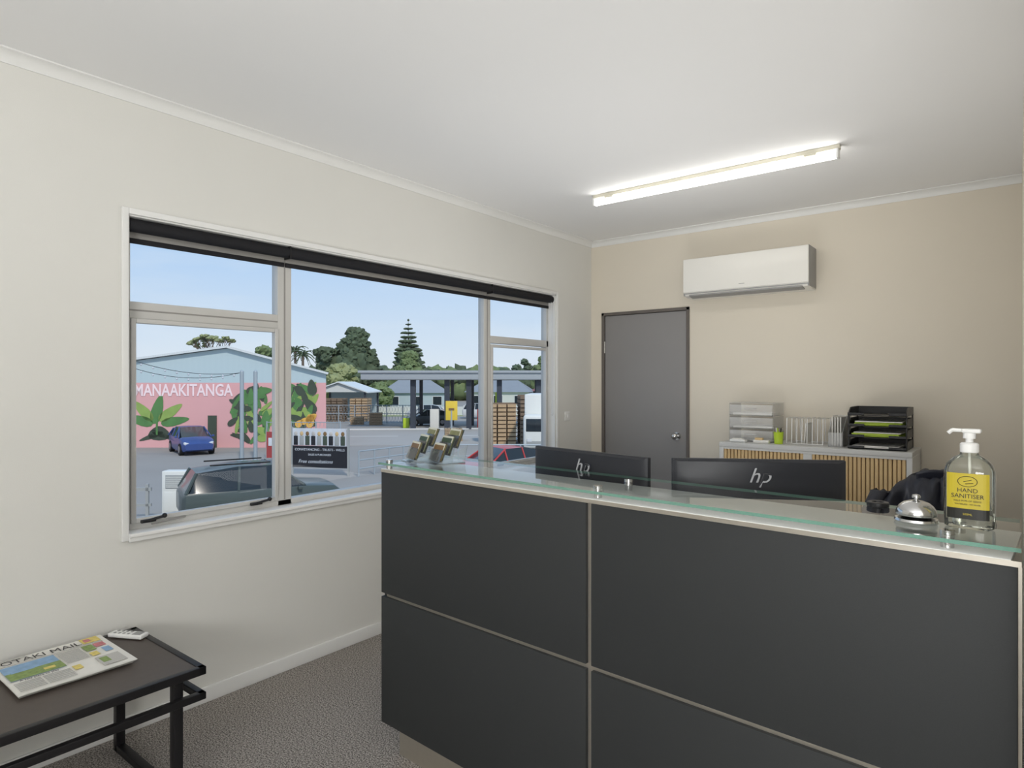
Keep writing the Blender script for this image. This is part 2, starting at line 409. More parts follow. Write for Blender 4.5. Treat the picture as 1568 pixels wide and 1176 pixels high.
holder(onDesk(.196,.115),R(-20),3)

# ------------------------------------------------------------ cabinet
c=B(); cx0,cx1,cy0,cy1,ch=1.289,2.42,4.335,4.755,1.045
c.b2((cx0,cy0-.004,ch-.03),(cx1,cy1,ch),m_cab,bev=.003)
c.b2((cx0,cy0,.0),(cx0+.03,cy1,ch-.03),m_cab,bev=.002).b2((cx1-.03,cy0,.0),(cx1,cy1,ch-.03),m_cab,bev=.002)
c.b2((cx0,cy1-.02,0),(cx1,cy1,ch-.03),m_cab).b2((cx0,cy0,0),(cx1,cy1,.06),m_cab)
xm=(cx0+cx1)/2
n=46; ww=(cx1-cx0-.06)/n
c.b2((cx0+.03,cy0+.02,.06),(cx1-.03,cy0+.026,ch-.03),m_tambd)
for k in range(n):
    xx=cx0+.03+k*ww
    if abs(xx+ww/2-xm)<.028: continue
    c.b2((xx+.001,cy0+.006,.06),(xx+ww-.004,cy0+.021,ch-.045),m_tamb,bev=.003)
c.b2((xm-.026,cy0+.0,.06),(xm+.026,cy0+.022,ch-.045),m_cab,bev=.003)
c.b2((cx0+.03,cy0,ch-.045),(cx1-.03,cy0+.02,ch-.03),m_cab)
c.done('tambour_cabinet')
m_tl=Mthin('translucent_plastic',(.99,.99,.99,1),.6,.15,.22,(.97,.97,.96,1))
Z=ch+.001
b=B(); X,Y=1.31,4.47
for i in range(3):
    z=Z+i*.088
    b.b2((X,Y,z),(X+.30,Y+.24,z+.003),m_tl); b.b2((X,Y,z),(X+.003,Y+.24,z+.085),m_tl); b.b2((X+.297,Y,z),(X+.30,Y+.24,z+.085),m_tl)
    b.b2((X+.006,Y-.006,z+.008),(X+.294,Y-.002,z+.076),m_tl,bev=.001); b.b2((X+.11,Y-.018,z+.045),(X+.19,Y-.006,z+.055),m_tl)
    b.b2((X+.02,Y+.02,z+.004),(X+.28,Y+.22,z+.010+.006*i),m_paper)
b.b2((X,Y,Z+.262),(X+.30,Y+.24,Z+.265),m_tl)
b.done('plastic_drawer_tower')
m_wire=M('wire_white',C(230,230,228),.4,0,0)
b=B(); X0,X1=1.70,1.92
for y in (4.44,4.66): b.cyl((X0,y,Z+.006),(X1,y,Z+.006),.003,m_wire,seg=8)
for k in range(8):
    x=X0+(X1-X0)*k/7; h=.17
    b.tube([(x,4.44,Z+.006),(x,4.45,Z+h),(x,4.65,Z+h),(x,4.66,Z+.006)],.0028,m_wire,8)
for k in (3,): b.box((X0+.016+.031*k,4.55,Z+.075),(.006,.18,.13),m_paper,rot=(0,R(4),0))
b.done('wire_file_rack')
b=B()
prof=[(4.42,0),(4.68,0),(4.68,.19),(4.56,.19),(4.42,.09)]
for x in (1.955,2.035): b.prism([(x,y,Z+z) for y,z in prof],(.004,0,0),m_tl)
b.b2((1.955,4.42,Z),(2.039,4.68,Z+.004),m_tl).b2((1.955,4.676,Z),(2.039,4.68,Z+.19),m_tl).b2((1.955,4.42,Z),(2.039,4.424,Z+.09),m_tl)
for k in range(4): b.box((1.972+k*.016,4.56,Z+.095),(.006,.21,.18),m_paper)
b.done('magazine_file')
m_lime=M('lime_green',C(188,215,60),.4,0,.03)
b=B(); b.lathe([(.0,0),(.026,0),(.031,.075),(.033,.078),(.030,.078),(.025,.004),(0,.004)],(0,0,0),m_lime,seg=28)
for i,(px_,py_) in enumerate(((.01,.0),(-.012,.008),(.0,-.012))): b.cyl((px_*.6,py_*.6,.006),(px_*1.6,py_*1.6,.105),.004,(m_blackp,m_white,m_lime)[i],seg=8)
b.done('pen_cup',(1.655,4.42,Z))
b=B(); b.b2((1.345,4.375,Z),(1.45,4.43,Z+.018),m_white,bev=.004).b2((1.36,4.385,Z+.018),(1.43,4.42,Z+.024),m_paper).done('note_block')
b=B(); b.b2((1.50,4.385,Z),(1.60,4.43,Z+.02),m_paper,bev=.002).b2((1.51,4.39,Z+.02),(1.56,4.42,Z+.035),m_tamb,bev=.002).done('card_box')
b=B(); X0,X1,Y0,Y1=2.075,2.385,4.375,4.70
for i in range(4):
    z=Z+.002+i*.067
    b.b2((X0,Y0,z),(X1,Y1,z+.004),m_blackp)
    for x in (X0,X1-.005): b.prism([(x,Y0+.02,z),(x,Y1,z),(x,Y1,z+.05),(x,Y0+.08,z+.05),(x,Y0+.02,z+.02)],(.005,0,0),m_blackp)
    b.b2((X0,Y1-.005,z),(X1,Y1,z+.05),m_blackp)
    b.b2((X0,Y0,z),(X0+.09,Y0+.005,z+.018),m_blackp).b2((X1-.09,Y0,z),(X1,Y0+.005,z+.018),m_blackp)
for x in (X0-.002,X1-.006):
    for y in (Y0+.03,Y1-.03): b.b2((x,y-.006,Z),(x+.008,y+.006,Z+.21),m_blackp,bev=.002)
m_gp=M('green_paper',C(190,215,80),.7,0,.05)
for i,mm,n in ((0,m_paper,2),(1,m_gp,3),(2,m_gp,3),(2,m_paper,1),(1,m_paper,1)):
    for k in range(n): b.box(((X0+X1)/2+random.uniform(-.01,.01),Y0+.16+random.uniform(-.01,.01),Z+.012+i*.067+k*.007+(.022 if mm is m_paper and i else 0)),(.25,.29,.005),mm,rot=(0,0,random.uniform(-.04,.04)))
b.done('letter_tray')

# ------------------------------------------------------------ office chair with jacket
m_jack=M('jacket_black',C(32,34,44),.5,0,.15,20,.3,60)
b=B(); 
for k in range(5):
    a=2*math.pi*k/5+.3; b.cyl((0,0,.085),(.25*math.cos(a),.25*math.sin(a),.065),.02,m_blackp,r2=.014,seg=12)
    b.cyl((.25*math.cos(a)-.012*math.sin(a),.25*math.sin(a)+.012*math.cos(a),.027),(.25*math.cos(a)+.012*math.sin(a),.25*math.sin(a)-.012*math.cos(a),.027),.0265,m_blackp,seg=18)
    b.cyl((.25*math.cos(a),.25*math.sin(a),.05),(.25*math.cos(a),.25*math.sin(a),.07),.01,m_blackp,seg=8)
b.cyl((0,0,.07),(0,0,.26),.028,m_blackp).cyl((0,0,.26),(0,0,.45),.018,m_chrome)
b.box((0,0,.50),(.42,.44,.08),m_black,bev=.035)
b.box((0,.20,.60),(.06,.02,.32),m_blackp,rot=(R(8),0,0),bev=.006); b.box((0,.23,.78),(.37,.05,.36),m_black,rot=(R(-6),0,0),bev=.022)
for sx in (-1,1):
    b.tube([(sx*.18,0,.45),(sx*.225,0,.47),(sx*.225,.0,.70)],.014,m_blackp,10); b.box((sx*.225,-.01,.71),(.045,.25,.025),m_blackp,bev=.01)
b.done('office_chair',(2.59,3.27,0),R(-4))
b=B(); NU,NV=34,40; rows=[]
for j in range(NV+1):
    v=j/NV; row=[]
    for i in range(NU+1):
        u=i/NU*2-1
        top=1.06-.10*abs(u-.1)**1.6-.06*max(0,-u)**1.3
        s_=(v-.5)*2
        if abs(s_)<.2: a=s_/.2*math.pi/2; y=.055*math.sin(a); z=top-.055*(1-math.cos(a))
        else: y=math.copysign(.055+.012*(abs(s_)-.2),s_); z=top-.055-(abs(s_)-.2)*(.32 if s_<0 else .62)
        x=u*(.222-.02*abs(s_))
        nn=noise.noise(Vector((u*4.5,v*3,1.7)))*.035+noise.noise(Vector((u*11,v*6,4.7)))*.018
        y+=-nn*(1 if s_>0 else -1); z+=noise.noise(Vector((u*5,v*2,9)))*.026
        row.append((x,y,z))
    rows.append(row)
b.loft(rows,m_jack,cap=False,close=False)
def sleeve(sx):
    pts=[Vector((sx*.19,-.03,.94)),Vector((sx*.222,-.075,.85)),Vector((sx*.215,-.09,.74)),Vector((sx*.20,-.085,.62))]
    rings=[]
    for q,p in enumerate(pts):
        r=.047-.005*q; rings.append([(p.x+r*.8*math.cos(a)+.006*noise.noise(Vector((a,q,sx))),p.y+r*math.sin(a)*.7,p.z+.012*noise.noise(Vector((a*2,q*2,sx)))) for a in [2*math.pi*k/14 for k in range(14)]])
    b.loft(rings,m_jack)
sleeve(-1); sleeve(1)
b.loft([[(-.04+.17*k/12,-.06-.02*math.sin(k/12*math.pi)+jj*.012,1.045+.022*math.sin(k/12*math.pi)-jj*.015) for k in range(13)] for jj in range(4)],m_jack,cap=False,close=False)
jk=b.done('black_jacket',(2.575,3.503,-.005),R(-4),smooth=80,norm=False)
sm=jk.modifiers.new('th','SOLIDIFY'); sm.thickness=.004

# ------------------------------------------------------------ side table
b=B(); tx0,tx1,ty0,ty1,tz_=.06,.65,.0,1.108,.45
s=.024
b.b2((tx0+.012,ty0+.012,tz_-.012),(tx1-.012,ty1-.012,tz_-.003),m_tabletop)
def ring(z0,z1,o=0):
    b.b2((tx0+o,ty0+o,z0),(tx0+o+s,ty1-o,z1),m_tmetal,bev=.002); b.b2((tx1-o-s,ty0+o,z0),(tx1-o,ty1-o,z1),m_tmetal,bev=.002)
    b.b2((tx0+o,ty0+o,z0),(tx1-o,ty0+o+s,z1),m_tmetal,bev=.002); b.b2((tx0+o,ty1-o-s,z0),(tx1-o,ty1-o,z1),m_tmetal,bev=.002)
ring(tz_-.028,tz_); ring(.335,.36)
for y in (ty0+.08,ty1-.08):
    for x in (tx0+.05,tx1-.05):
        b.b2((x-.016,y-.016,0.0),(x+.016,y+.016,tz_-.02),m_tmetal,bev=.002)
    b.b2((tx0+.05,y-.016,0),(tx1-.05,y+.016,.025),m_tmetal,bev=.002)
b.done('side_table')
m_ink=M('ink_black',C(62,60,60),.8,0,0); m_nb=M('print_blue',C(140,172,204),.8,0,.3,40); m_ng=M('print_green',C(134,154,96),.8,0,.5,60); m_ny=M('print_yellow',C(222,202,120),.8,0,.4,60); m_ngr=M('print_grey',C(188,186,182),.8,0,.15,200); m_red=M('print_red',C(200,130,134),.8,0,.4,60)
b=B()
def sheet(z,x0,x1,y0,y1,amp,m=m_paper,seed=0):
    N=14; rows=[]
    for j in range(N+1):
        rows.append([(x0+(x1-x0)*i/N, y0+(y1-y0)*j/N, z+amp*(abs(noise.noise(Vector((i/N*2,j/N*1.4,seed))))+ (i/N)**6*.6)) for i in range(N+1)])
    b.loft(rows,m,cap=False,close=False)
W_,H_=.40,.345
for k in range(5): sheet(.001+.0022*k,-.001*k,W_+.004*k,-.002*k,H_,.002+.0004*k,seed=1)
sheet(.0105,0,W_,0,H_*.98,.004,seed=1)
def flat(x0,x1,y0,y1,m,z=.0152): b.b2((x0,y0,z-.0004),(x1,y1,z+.0003),m)
flat(.005,.395,.268,.273,m_ngr); flat(.02,.12,.325,.335,m_ngr)
b.text('OTAKI MAIL',.054,Matrix.Translation((.172,.298,.0158)),m_ink,ext=.0003,off=-.0003)
flat(.325,.395,.283,.338,m_ny); flat(.335,.36,.295,.325,m_red,.0158)
flat(.01,.20,.12,.262,m_nb); flat(.01,.20,.12,.19,m_ng,.0158); flat(.03,.11,.185,.20,m_nb,.0164); flat(.13,.17,.14,.16,m_ny,.0164)
b.text('A safe place to play',.017,Matrix.Translation((.10,.105,.0158)),m_ink,ext=.0002)
for k in range(6): flat(.01,.098,.085-k*.014,.092-k*.014,m_ngr); flat(.106,.20,.085-k*.014,.092-k*.014,m_ngr)
for k in range(11): flat(.21,.295,.25-k*.011,.256-k*.011,m_ngr)
flat(.305,.345,.20,.26,m_ng); flat(.35,.39,.22,.26,m_red); flat(.305,.335,.14,.18,m_ny); flat(.36,.39,.15,.20,m_nb); flat(.21,.24,.06,.10,m_ny); flat(.30,.39,.02,.115,m_ngr); flat(.31,.34,.05,.10,m_ng,.0158)
np_=b.done('newspaper',(.422,.625,.4505),R(90),norm=False); np_.scale=(.83,1,1)
b=B(); b.box((0,0,.008),(.045,.15,.016),m_white,bev=.005)
for k in range(4):
    for j in range(2): b.box((-.01+.02*j,-.05+.02*k,.0165),(.010,.008,.002),m_acg)
b.box((0,.045,.0165),(.03,.035,.001),m_acg)
b.done('remote_control',(.15,1.045,.4505),R(-62))

# ================================================================ OUTSIDE
YAW=R(38.3); ZG=-2.6
def S(l,d,z=ZG): return (CX-d*math.sin(YAW)+l*math.cos(YAW), d*math.cos(YAW)+l*math.sin(YAW), z)
m_asph=M('asphalt',C(156,152,147),.9,0,.12,.3,.2,30); m_road=M('road_asphalt',C(172,169,164),.9,0,.06,.5)
m_grass=M('grass',C(134,148,98),.9,0,.25,1.2); m_line=M('road_line',C(215,215,212),.8,0,.05)
g=B(); g.b2((-260,-160,ZG-.3),(-.3,300,ZG),m_asph); g.done('ground')
g=B()
g.b2((-30,0,0),(40,14,.02),m_road); g.b2((-30,13.6,.02),(40,14.4,.09),m_line)
for k in range(9): g.b2((-28+k*8,6.9,.02),(-24+k*8,7.1,.025),m_line)
g.b2((-50,36,0),(60,52,.03),m_grass)
g.done('road',S(16,44),YAW+R(6))
m_pink=M('mural_pink',C(224,170,170),.8,0,.06,.6); m_lb=Mwave('corrugated_blue',C(176,196,202),C(196,212,216),7); m_lroof=Mwave('roof_iron',C(204,210,210),C(226,230,230),5)
m_txt=M('mural_letter',C(248,226,228),.8,0,.05); m_gr1=M('mural_green',C(88,132,78),.8,0,.35,1.5); m_gr2=M('mural_light_green',C(144,170,92),.8,0,.3,1.5); m_or=M('mural_orange',C(226,176,88),.8,0,.2); m_dk=M('mural_dark',C(70,80,68),.8,0,.3)
b=B()
bv=(-5.2,15,0)
b.prism([(-13,0,0),(6.1,0,0),(6.1,0,4.05),(-13,0,4.05)],bv,m_pink)
gp=[(-12.6,0,4.05),(6.1,0,4.05),(6.1,0,4.58),(0,0,6.2),(-12.6,0,4.5)]
b.prism(gp,bv,m_lb)
bw=(-5.4,15.6,0)
b.prism([(6.3,-.3,4.56),(0,-.3,6.22),(0,-.3,6.36),(6.35,-.3,4.68)],bw,m_lroof)
b.prism([(0,-.3,6.22),(-13,-.3,4.48),(-13,-.3,4.60),(0,-.3,6.36)],bw,m_lroof)
b.text('MANAAKITANGA',1.04,TXZ(.28,-.03,3.55)@Matrix.Diagonal((.745,1,1,1)),m_txt,ext=.005,align='RIGHT',off=.02)
rnd=random.Random(3)
def lf(x,z,l,w_,a,m,y=-.02): b.leaf((x,y,z),l,w_,R(a),m)
for (x,z,l,w_,a,m) in ((-4.4,2.4,1.9,.7,75,m_gr1),(-5.3,2.3,1.7,.6,135,m_gr2),(-3.6,2.2,1.8,.6,35,m_gr2),(-5.5,1.7,1.7,.6,165,m_gr1),(-3.3,1.65,1.8,.55,10,m_gr1),(-4.3,.9,.9,1.3,90,m_dk),(-4.0,.75,1.8,.3,-20,m_dk),(-4.8,.7,1.6,.3,200,m_dk)): lf(x,z,l,w_,a,m)
b.b2((-4.5,-.03,.8),(-4.38,-.01,2.2),m_gr1)
for k in range(70):
    x=rnd.uniform(.3,2.7); z=rnd.uniform(.6,3.7); lf(x,z,rnd.uniform(.5,1.2),rnd.uniform(.2,.5),rnd.uniform(0,180),rnd.choice((m_gr1,m_gr1,m_gr2,m_dk)),-.02-k*.0006)
for k in range(64):
    x=rnd.uniform(3.4,5.5); z=rnd.uniform(1.4,3.8); lf(x,z,rnd.uniform(.5,1.3),rnd.uniform(.25,.6),rnd.uniform(0,180),rnd.choice((m_gr1,m_gr2,m_gr2,m_dk)),-.02-k*.0006)
for k in range(6): lf(rnd.uniform(4.3,5.3),rnd.uniform(1.3,2.0),.6,.4,rnd.uniform(0,90),m_or,-.07)
b.b2((-1.25,-.06,0),(-.7,-.02,2.0),m_dk)
b.done('mural_building',S(-17.7,40),YAW)

m_tyre=M('tyre',C(28,28,28),.8,0,0); m_cglass=M('car_glass',C(40,48,54),.12,0,0); m_hub=M('hubcap',C(150,150,152),.35,.5,0)
m_hl=M('headlight',C(220,222,225),.1,0,0); m_tl_=M('taillight',C(150,40,40),.2,0,0)
def car(name,loc,rz,col,kind='hatch'):
    paint=M('car_paint_'+name,col,.35,0,.03,coat=.25); b=B()
    if kind=='hatch': secs=[(-2.05,.45,.78,.80,.70,.55),(-1.95,.25,.95,1.0,.82,.66),(-1.6,.2,.97,1.36,.86,.62),(-.9,.2,.96,1.50,.87,.64),(.1,.2,.94,1.49,.87,.64),(1.0,.2,.92,.97,.86,.70),(1.75,.22,.82,.86,.82,.64),(2.02,.32,.62,.64,.70,.5)]
    else: secs=[(-2.2,.5,.95,.97,.76,.6),(-2.12,.32,1.06,1.12,.88,.7),(-1.85,.3,1.06,1.58,.9,.68),(-.8,.28,1.05,1.70,.91,.70),(.2,.28,1.04,1.68,.91,.70),(1.05,.28,1.03,1.08,.9,.74),(1.9,.3,.96,1.0,.86,.68),(2.2,.4,.74,.77,.74,.55)]
    rings=[]
    for x,zb,zbelt,zt,w_,wt in secs:
        h=[(w_*.92,zb),(w_,zb+.14),(w_,zbelt-.06),(w_*.97,zbelt),(wt,zt)]
        rings.append([(x,y,z) for y,z in h]+[(x,0,zt+.02)]+[(x,-y,z) for y,z in reversed(h)])
    def mm(a,k):
        hi0=secs[a][3]-secs[a][2]>.2; hi1=secs[a+1][3]-secs[a+1][2]>.2
        if k in (3,6): return m_cglass if (hi0 or hi1) else paint
        if k in (4,5): return m_cglass if (hi0!=hi1) else paint
        return paint
    b.loft(rings,paint,mats=mm)
    for x in (-1.3,1.3):
        for sy in (-1,1):
            b.cyl((x,sy*.66,.33),(x,sy*.89,.33),.33,m_tyre,seg=24).cyl((x,sy*.885,.33),(x,sy*.905,.33),.20,m_hub,seg=16)
    for sy in (-1,1):
        b.box((1.88,sy*.62,.68),(.2,.26,.12),m_hl,rot=(0,R(20),sy*R(-25)),bev=.02); b.box((-2.0,sy*.66,.85),(.12,.2,.2),m_tl_,bev=.02)
        b.box((.85,sy*.97,1.0),(.12,.14,.1),paint,bev=.02)
        zt0=1.49 if kind=='hatch' else 1.69; zb0=.95 if kind=='hatch' else 1.05
        wb=.85 if kind=='hatch' else .885; wtp=.64 if kind=='hatch' else .70
        for xx in (-.75,.15): b.cyl((xx-.05,sy*wb,zb0),(xx,sy*(wtp+.005),zt0),.035,paint,seg=6)
        b.cyl((-1.6 if kind=='hatch' else -1.85,sy*(.63 if kind=='hatch' else .69),1.36 if kind=='hatch' else 1.58),(-1.95 if kind=='hatch' else -2.12,sy*.84,zb0),.05,paint,seg=6)
        b.cyl((.1 if kind=='hatch' else .2,sy*(wtp+.005),zt0),(1.0,sy*.85,zb0),.035,paint,seg=6)
        if kind=='suv': b.cyl((-1.5,sy*.60,1.76),(.1,sy*.60,1.76),.02,m_tyre,seg=8)
    b.box((1.98,0,.45),(.06,.9,.14),m_tyre); b.box((-2.05,0,.62),(.05,.45,.11),m_hl)
    return b.done(name,loc,rz)
car('parked_car',S(-18.6,37.2),YAW+R(-52),C(58,80,138),'hatch')
car('parked_suv',S(-7.4,19),YAW+R(33),C(70,80,78),'suv')
car('parked_car',S(-.6,25.3),YAW+R(-140),C(184,60,60),'hatch')
car('parked_car',S(-8.1,61),YAW+R(200),C(60,66,72),'hatch')
car('parked_car',S(-10.0,74),YAW+R(180),C(190,194,196),'hatch')
car('parked_suv',S(-3.4,73),YAW+R(0),C(210,212,212),'suv')

m_uw=M('utility_white',C(226,226,220),.5,0,.03); m_ug=M('utility_grey',C(160,162,160),.5,0,.05)
b=B(); b.b2((-.42,-.2,0),(.42,.2,1.32),m_uw,bev=.03).b2((-.3,-.215,.78),(.3,-.19,1.2),m_ug,bev=.01).b2((-.36,-.212,.08),(.36,-.19,.68),m_uw,bev=.01)
for k in range(6): b.b2((-.28,-.225,.82+k*.06),(.28,-.213,.845+k*.06),m_uw)
b.done('utility_cabinet',S(-10.4,20),YAW)
m_palt=M('pallet_timber',C(168,146,118),.8,0,.2,4)
b=B()
b.b2((-1.6,0,.9),(1.2,.08,1.0),m_ug).b2((-1.6,0,.45),(1.2,.08,.53),m_ug)
for k in range(4): b.b2((-1.5+k*.85,0,0),(-1.42+k*.85,.08,1.1),m_ug)
b.done('yard_rail',S(-11.7,18.5),YAW+R(8))
m_sb=M('sign_black',C(34,34,40),.5,0,.05); m_photo=M('sign_photo',C(190,185,180),.6,0,.5,3); m_pl=M('sign_pale',C(206,210,216),.6,0,.25,3); m_rd=M('banner_red',C(160,66,66),.7,0,.2)
b=B(); b.b2((-1.3,0,.34),(1.3,.05,1.28),m_sb).b2((-1.3,0,1.30),(1.25,.05,2.05),m_pl)
for k in range(9):
    x=-1.14+k*.28; b.box((x,-.01,1.52),(.20,.02,.40),(m_sb,m_ug,m_dk)[k%3],bev=.008); b.sph((x,-.01,1.82),.085,(m_photo,m_tamb,m_tambd)[k%3],sc=(1,.2,1.15))
b.text('CONVEYANCING - TRUSTS - WILLS',.15,TXZ(0,-.01,1.12),m_pl,ext=.005); b.text('SALES & PURCHASES',.12,TXZ(0,-.01,.9),m_pl,ext=.005); b.text('Free consultations',.22,TXZ(-.2,-.01,.6),m_pl,ext=.005,shear=.3)
for x in (-1.34,1.34): b.b2((x-.04,0,0),(x+.04,.08,2.1),m_ug)
b.done('office_sign_board',S(-8.4,28),YAW+R(-12))
b=B(); b.b2((-.25,0,.3),(.25,.04,1.6),m_rd).b2((-.29,0,0),(-.25,.05,1.7),m_ug).b2((.25,0,0),(.29,.05,1.7),m_ug).box((0,-.01,1.1),(.3,.02,.4),m_pl); b.done('banner',S(-12.0,32),YAW)
m_galv=M('galvanised',C(168,178,184),.5,.3,.05)
for l_,d_ in ((-13.9,33),(-13.2,33)):
    B().cyl((0,0,0),(0,0,4.6),.10,m_galv,seg=12).cyl((0,0,0),(0,0,.05),.25,m_galv,seg=12).sph((0,0,4.6),.1,m_galv).done('steel_pole',S(l_,d_))
b=B()
p0=Vector(S(-20,31,3.2)); p1=Vector(S(-13.95,32.85,1.95))
for off in (0,.9):
    prev=None
    for k in range(25):
        s_=k/24; p=p0.lerp(p1,s_)+Vector((0,0,-off*.4*(1-s_)-(1.0+off*.3)*4*s_*(1-s_)*.5))
        if prev: b.cyl(prev,p,.014,m_sb,seg=5)
        if k%2: b.sph(p-Vector((0,0,.08)),.06,m_pl,sub=1)
        prev=p
b.done('festoon_string_lights')
b=B()
for k in range(6): b.cyl((-2.4+k*.9,0,0),(-2.4+k*.9,0,1.1),.035,m_galv,seg=8)
for z in (.35,.72,1.1): b.cyl((-2.4,0,z),(2.1,0,z),.03,m_galv,seg=8)
b.done('steel_railing',S(-5.2,29.5),YAW+R(55))
b=B()
for k in range(7): b.cyl((-3+k*1,0,0),(-3+k*1,0,1.05),.035,m_galv,seg=8)
for z in (.5,1.05): b.cyl((-3,0,z),(3,0,z),.03,m_galv,seg=8)
b.done('steel_railing',S(-1.6,31),YAW)
b=B()
for k in range(8): b.cyl((-6+k*1.6,0,0),(-6+k*1.6,0,1.8),.05,m_galv,seg=8)
for z in (.1,.95,1.8): b.cyl((-6,0,z),(5.2,0,z),.03,m_galv,seg=6)
for k in range(38):
    b.cyl((-6+k*.3,0,.1),(-5.4+k*.3 if k<36 else 5.2,0,1.8),.010,m_galv,seg=4); b.cyl((-5.4+k*.3 if k<36 else 5.2,.01,.1),(-6+k*.3,.01,1.8),.010,m_galv,seg=4)
b.done('chain_link_fence',S(-14.5,64),YAW)
b=B()
for k in range(4): b.cyl((k*1.3,0,0),(k*1.3,0,2.0),.035,m_galv,seg=8)
for z in (.12,1.0,1.95): b.cyl((0,0,z),(3.9,0,z),.022,m_galv,seg=6)
for k in range(20):
    x=k*.2
    b.cyl((x,0,.12),(min(3.9,x+.45),0,1.95),.006,m_galv,seg=4); b.cyl((min(3.9,x+.45),.01,.12),(x,.01,1.95),.006,m_galv,seg=4)
b.done('mesh_fence',S(-13.0,34),YAW)
for l_,d_,n_ in ((-15.5,61.5,5),(-13.6,61,8),(-4.6,44,6)):
    b=B()
    for q in range(n_):
        z=q*.15
        for y_ in (0,.5,1.0): b.b2((0,y_,z),(1.2,y_+.1,z+.1),m_palt)
        for k in range(6): b.b2((k*.21,0,z+.1),(k*.21+.15,1.1,z+.125),m_palt)
    b.done('pallet_stack',S(l_,d_),YAW+R(8))
m_can=M('canopy_grey',C(164,170,174),.6,0,.05); m_post=M('canopy_post',C(60,66,76),.6,0,.05)
b=B(); b.b2((-8.3,0,4.3),(10,7,5.0),m_can,bev=.05).b2((-8.5,-.15,4.9),(10.2,7.2,5.1),m_can)
for x in (-3.9,-.95,.95,3.6,7): b.b2((x-.22,.6,0),(x+.22,1.0,4.35),m_post); b.b2((x-.15,5.6,0),(x+.15,5.9,4.3),m_post)
b.b2((-5.0,2,0),(-4.5,2.6,.9),m_lime,bev=.05).b2((3.2,2.2,0),(3.5,2.6,3.2),m_lime,bev=.05)
b.b2((-2.6,2,0),(-1.8,2.5,1.7),m_uw,bev=.05).b2((1.6,2,0),(2.4,2.5,1.7),m_rd,bev=.05)
b.done('forecourt_canopy',S(-4.7,55),YAW)
m_yel=M('sign_yellow',C(228,196,70),.5,0,.05)
b=B(); b.cyl((0,0,0),(0,0,2.6),.05,m_galv,seg=10).b2((-.32,-.03,2.0),(.32,.03,3.05),m_yel,bev=.02).box((0,-.04,2.6),(.3,.02,.12),m_tambd); b.done('road_sign',S(-3.3,35),YAW)
m_hw=M('house_white',C(214,216,212),.8,0,.05,.5); m_hroof=M('house_roof',C(142,148,154),.7,0,.08,1); m_hw2=M('house_blue',C(176,190,198),.8,0,.05,.5); m_rr=M('roof_red',C(184,120,114),.7,0,.08)
def house(name,l,dp,w_,dd,h,rh,mw,mr,rz=0):
    b=B(); b.b2((-w_/2,0,0),(w_/2,dd,h),mw)
    e=.4; x0,x1,y0,y1=-w_/2-e,w_/2+e,-e,dd+e; r0=(x0+rh*1.4,(y0+y1)/2,h+rh); r1=(x1-rh*1.4,(y0+y1)/2,h+rh)
    b.poly([(x0,y0,h),(x1,y0,h),r1,r0],mr).poly([(x1,y1,h),(x0,y1,h),r0,r1],mr).poly([(x0,y1,h),(x0,y0,h),r0],mr).poly([(x1,y0,h),(x1,y1,h),r1],mr).poly([(x0,y0,h),(x0,y1,h),(x1,y1,h),(x1,y0,h)],mw)
    n=max(2,int(w_/3))
    for k in range(n):
        xx=-w_/2+w_*(k+.5)/n; b.b2((xx-.6,-.05,h*.35),(xx+.6,.02,h*.8),m_cglass).b2((xx-.68,-.03,h*.32),(xx+.68,.01,h*.83),m_hl)
    b.done(name,S(l,dp),YAW+rz)
house('house',-13.5,90,9,8,2.6,1.9,m_hw2,m_hroof,.2)
house('house',-2,92,9,8,2.7,1.7,m_hw,m_hroof,-.1)
house('house',8,90,8,8,2.8,1.6,m_hw,m_rr,.1)
b=B()
b.b2((-14,0,0),(12,.1,1.1),m_hw)
for k in range(27): b.b2((-14+k,-.04,0),(-13.9+k,0,1.25),m_hw)
b.done('white_fence',S(-3,79),YAW)
m_tim=M('timber',C(190,162,128),.8,0,.2,4); m_tim2=M('timber_dark',C(128,110,92),.8,0,.2,4)
def stack(name,l,dp,w_,h,rz,m):
    b=B(); z=0; rr=random.Random(int(abs(l*10)))
    while z<h:
        n=max(3,int(w_/.5))
        for k in range(n): b.b2((-w_/2+k*w_/n,0,z),(-w_/2+(k+.86)*w_/n,2.2+rr.uniform(-.1,.1),z+.2),m)
        b.b2((-w_/2,.2,z+.2),(w_/2,.35,z+.26),m_tim2); b.b2((-w_/2,1.7,z+.2),(w_/2,1.85,z+.26),m_tim2)
        z+=.27
    b.done(name,S(l,dp),YAW+rz)
stack('timber_stack',-.6,42,1.9,2.6,R(5),m_tim); stack('timber_stack',1.3,42,1.5,3.1,R(5),m_tim2); stack('timber_stack',-18.6,66,2.4,2.2,0,m_tim2); stack('timber_stack',-16.0,67,1.9,2.3,0,m_tim)
b=B(); b.prism([(-3,0,3.0),(3,0,3.0),(0,0,4.0)],(0,7,0),m_hw); b.prism([(-3.3,-.3,2.9),(0,-.3,4.05),(0,-.3,4.18),(-3.3,-.3,3.03)],(0,7.6,0),m_lroof); b.prism([(3.3,-.3,2.9),(0,-.3,4.05),(0,-.3,4.18),(3.3,-.3,3.03)],(0,7.6,0),m_lroof)
for x in (-2.9,2.9):
    for y in (0,6.8): b.b2((x-.1,y,0),(x+.1,y+.2,3.0),m_post)
b.b2((-3,6.9,0),(3,7,3),m_hw2); b.done('open_shed',S(-19.2,71),YAW)
b=B(); b.b2((-1.0,0,.7),(1.0,4.2,3.4),m_uw,bev=.06).b2((-.95,-1.5,.5),(.95,0,2.3),m_uw,bev=.15).b2((-.8,-1.52,1.4),(.8,-1.4,2.1),m_cglass,bev=.04)
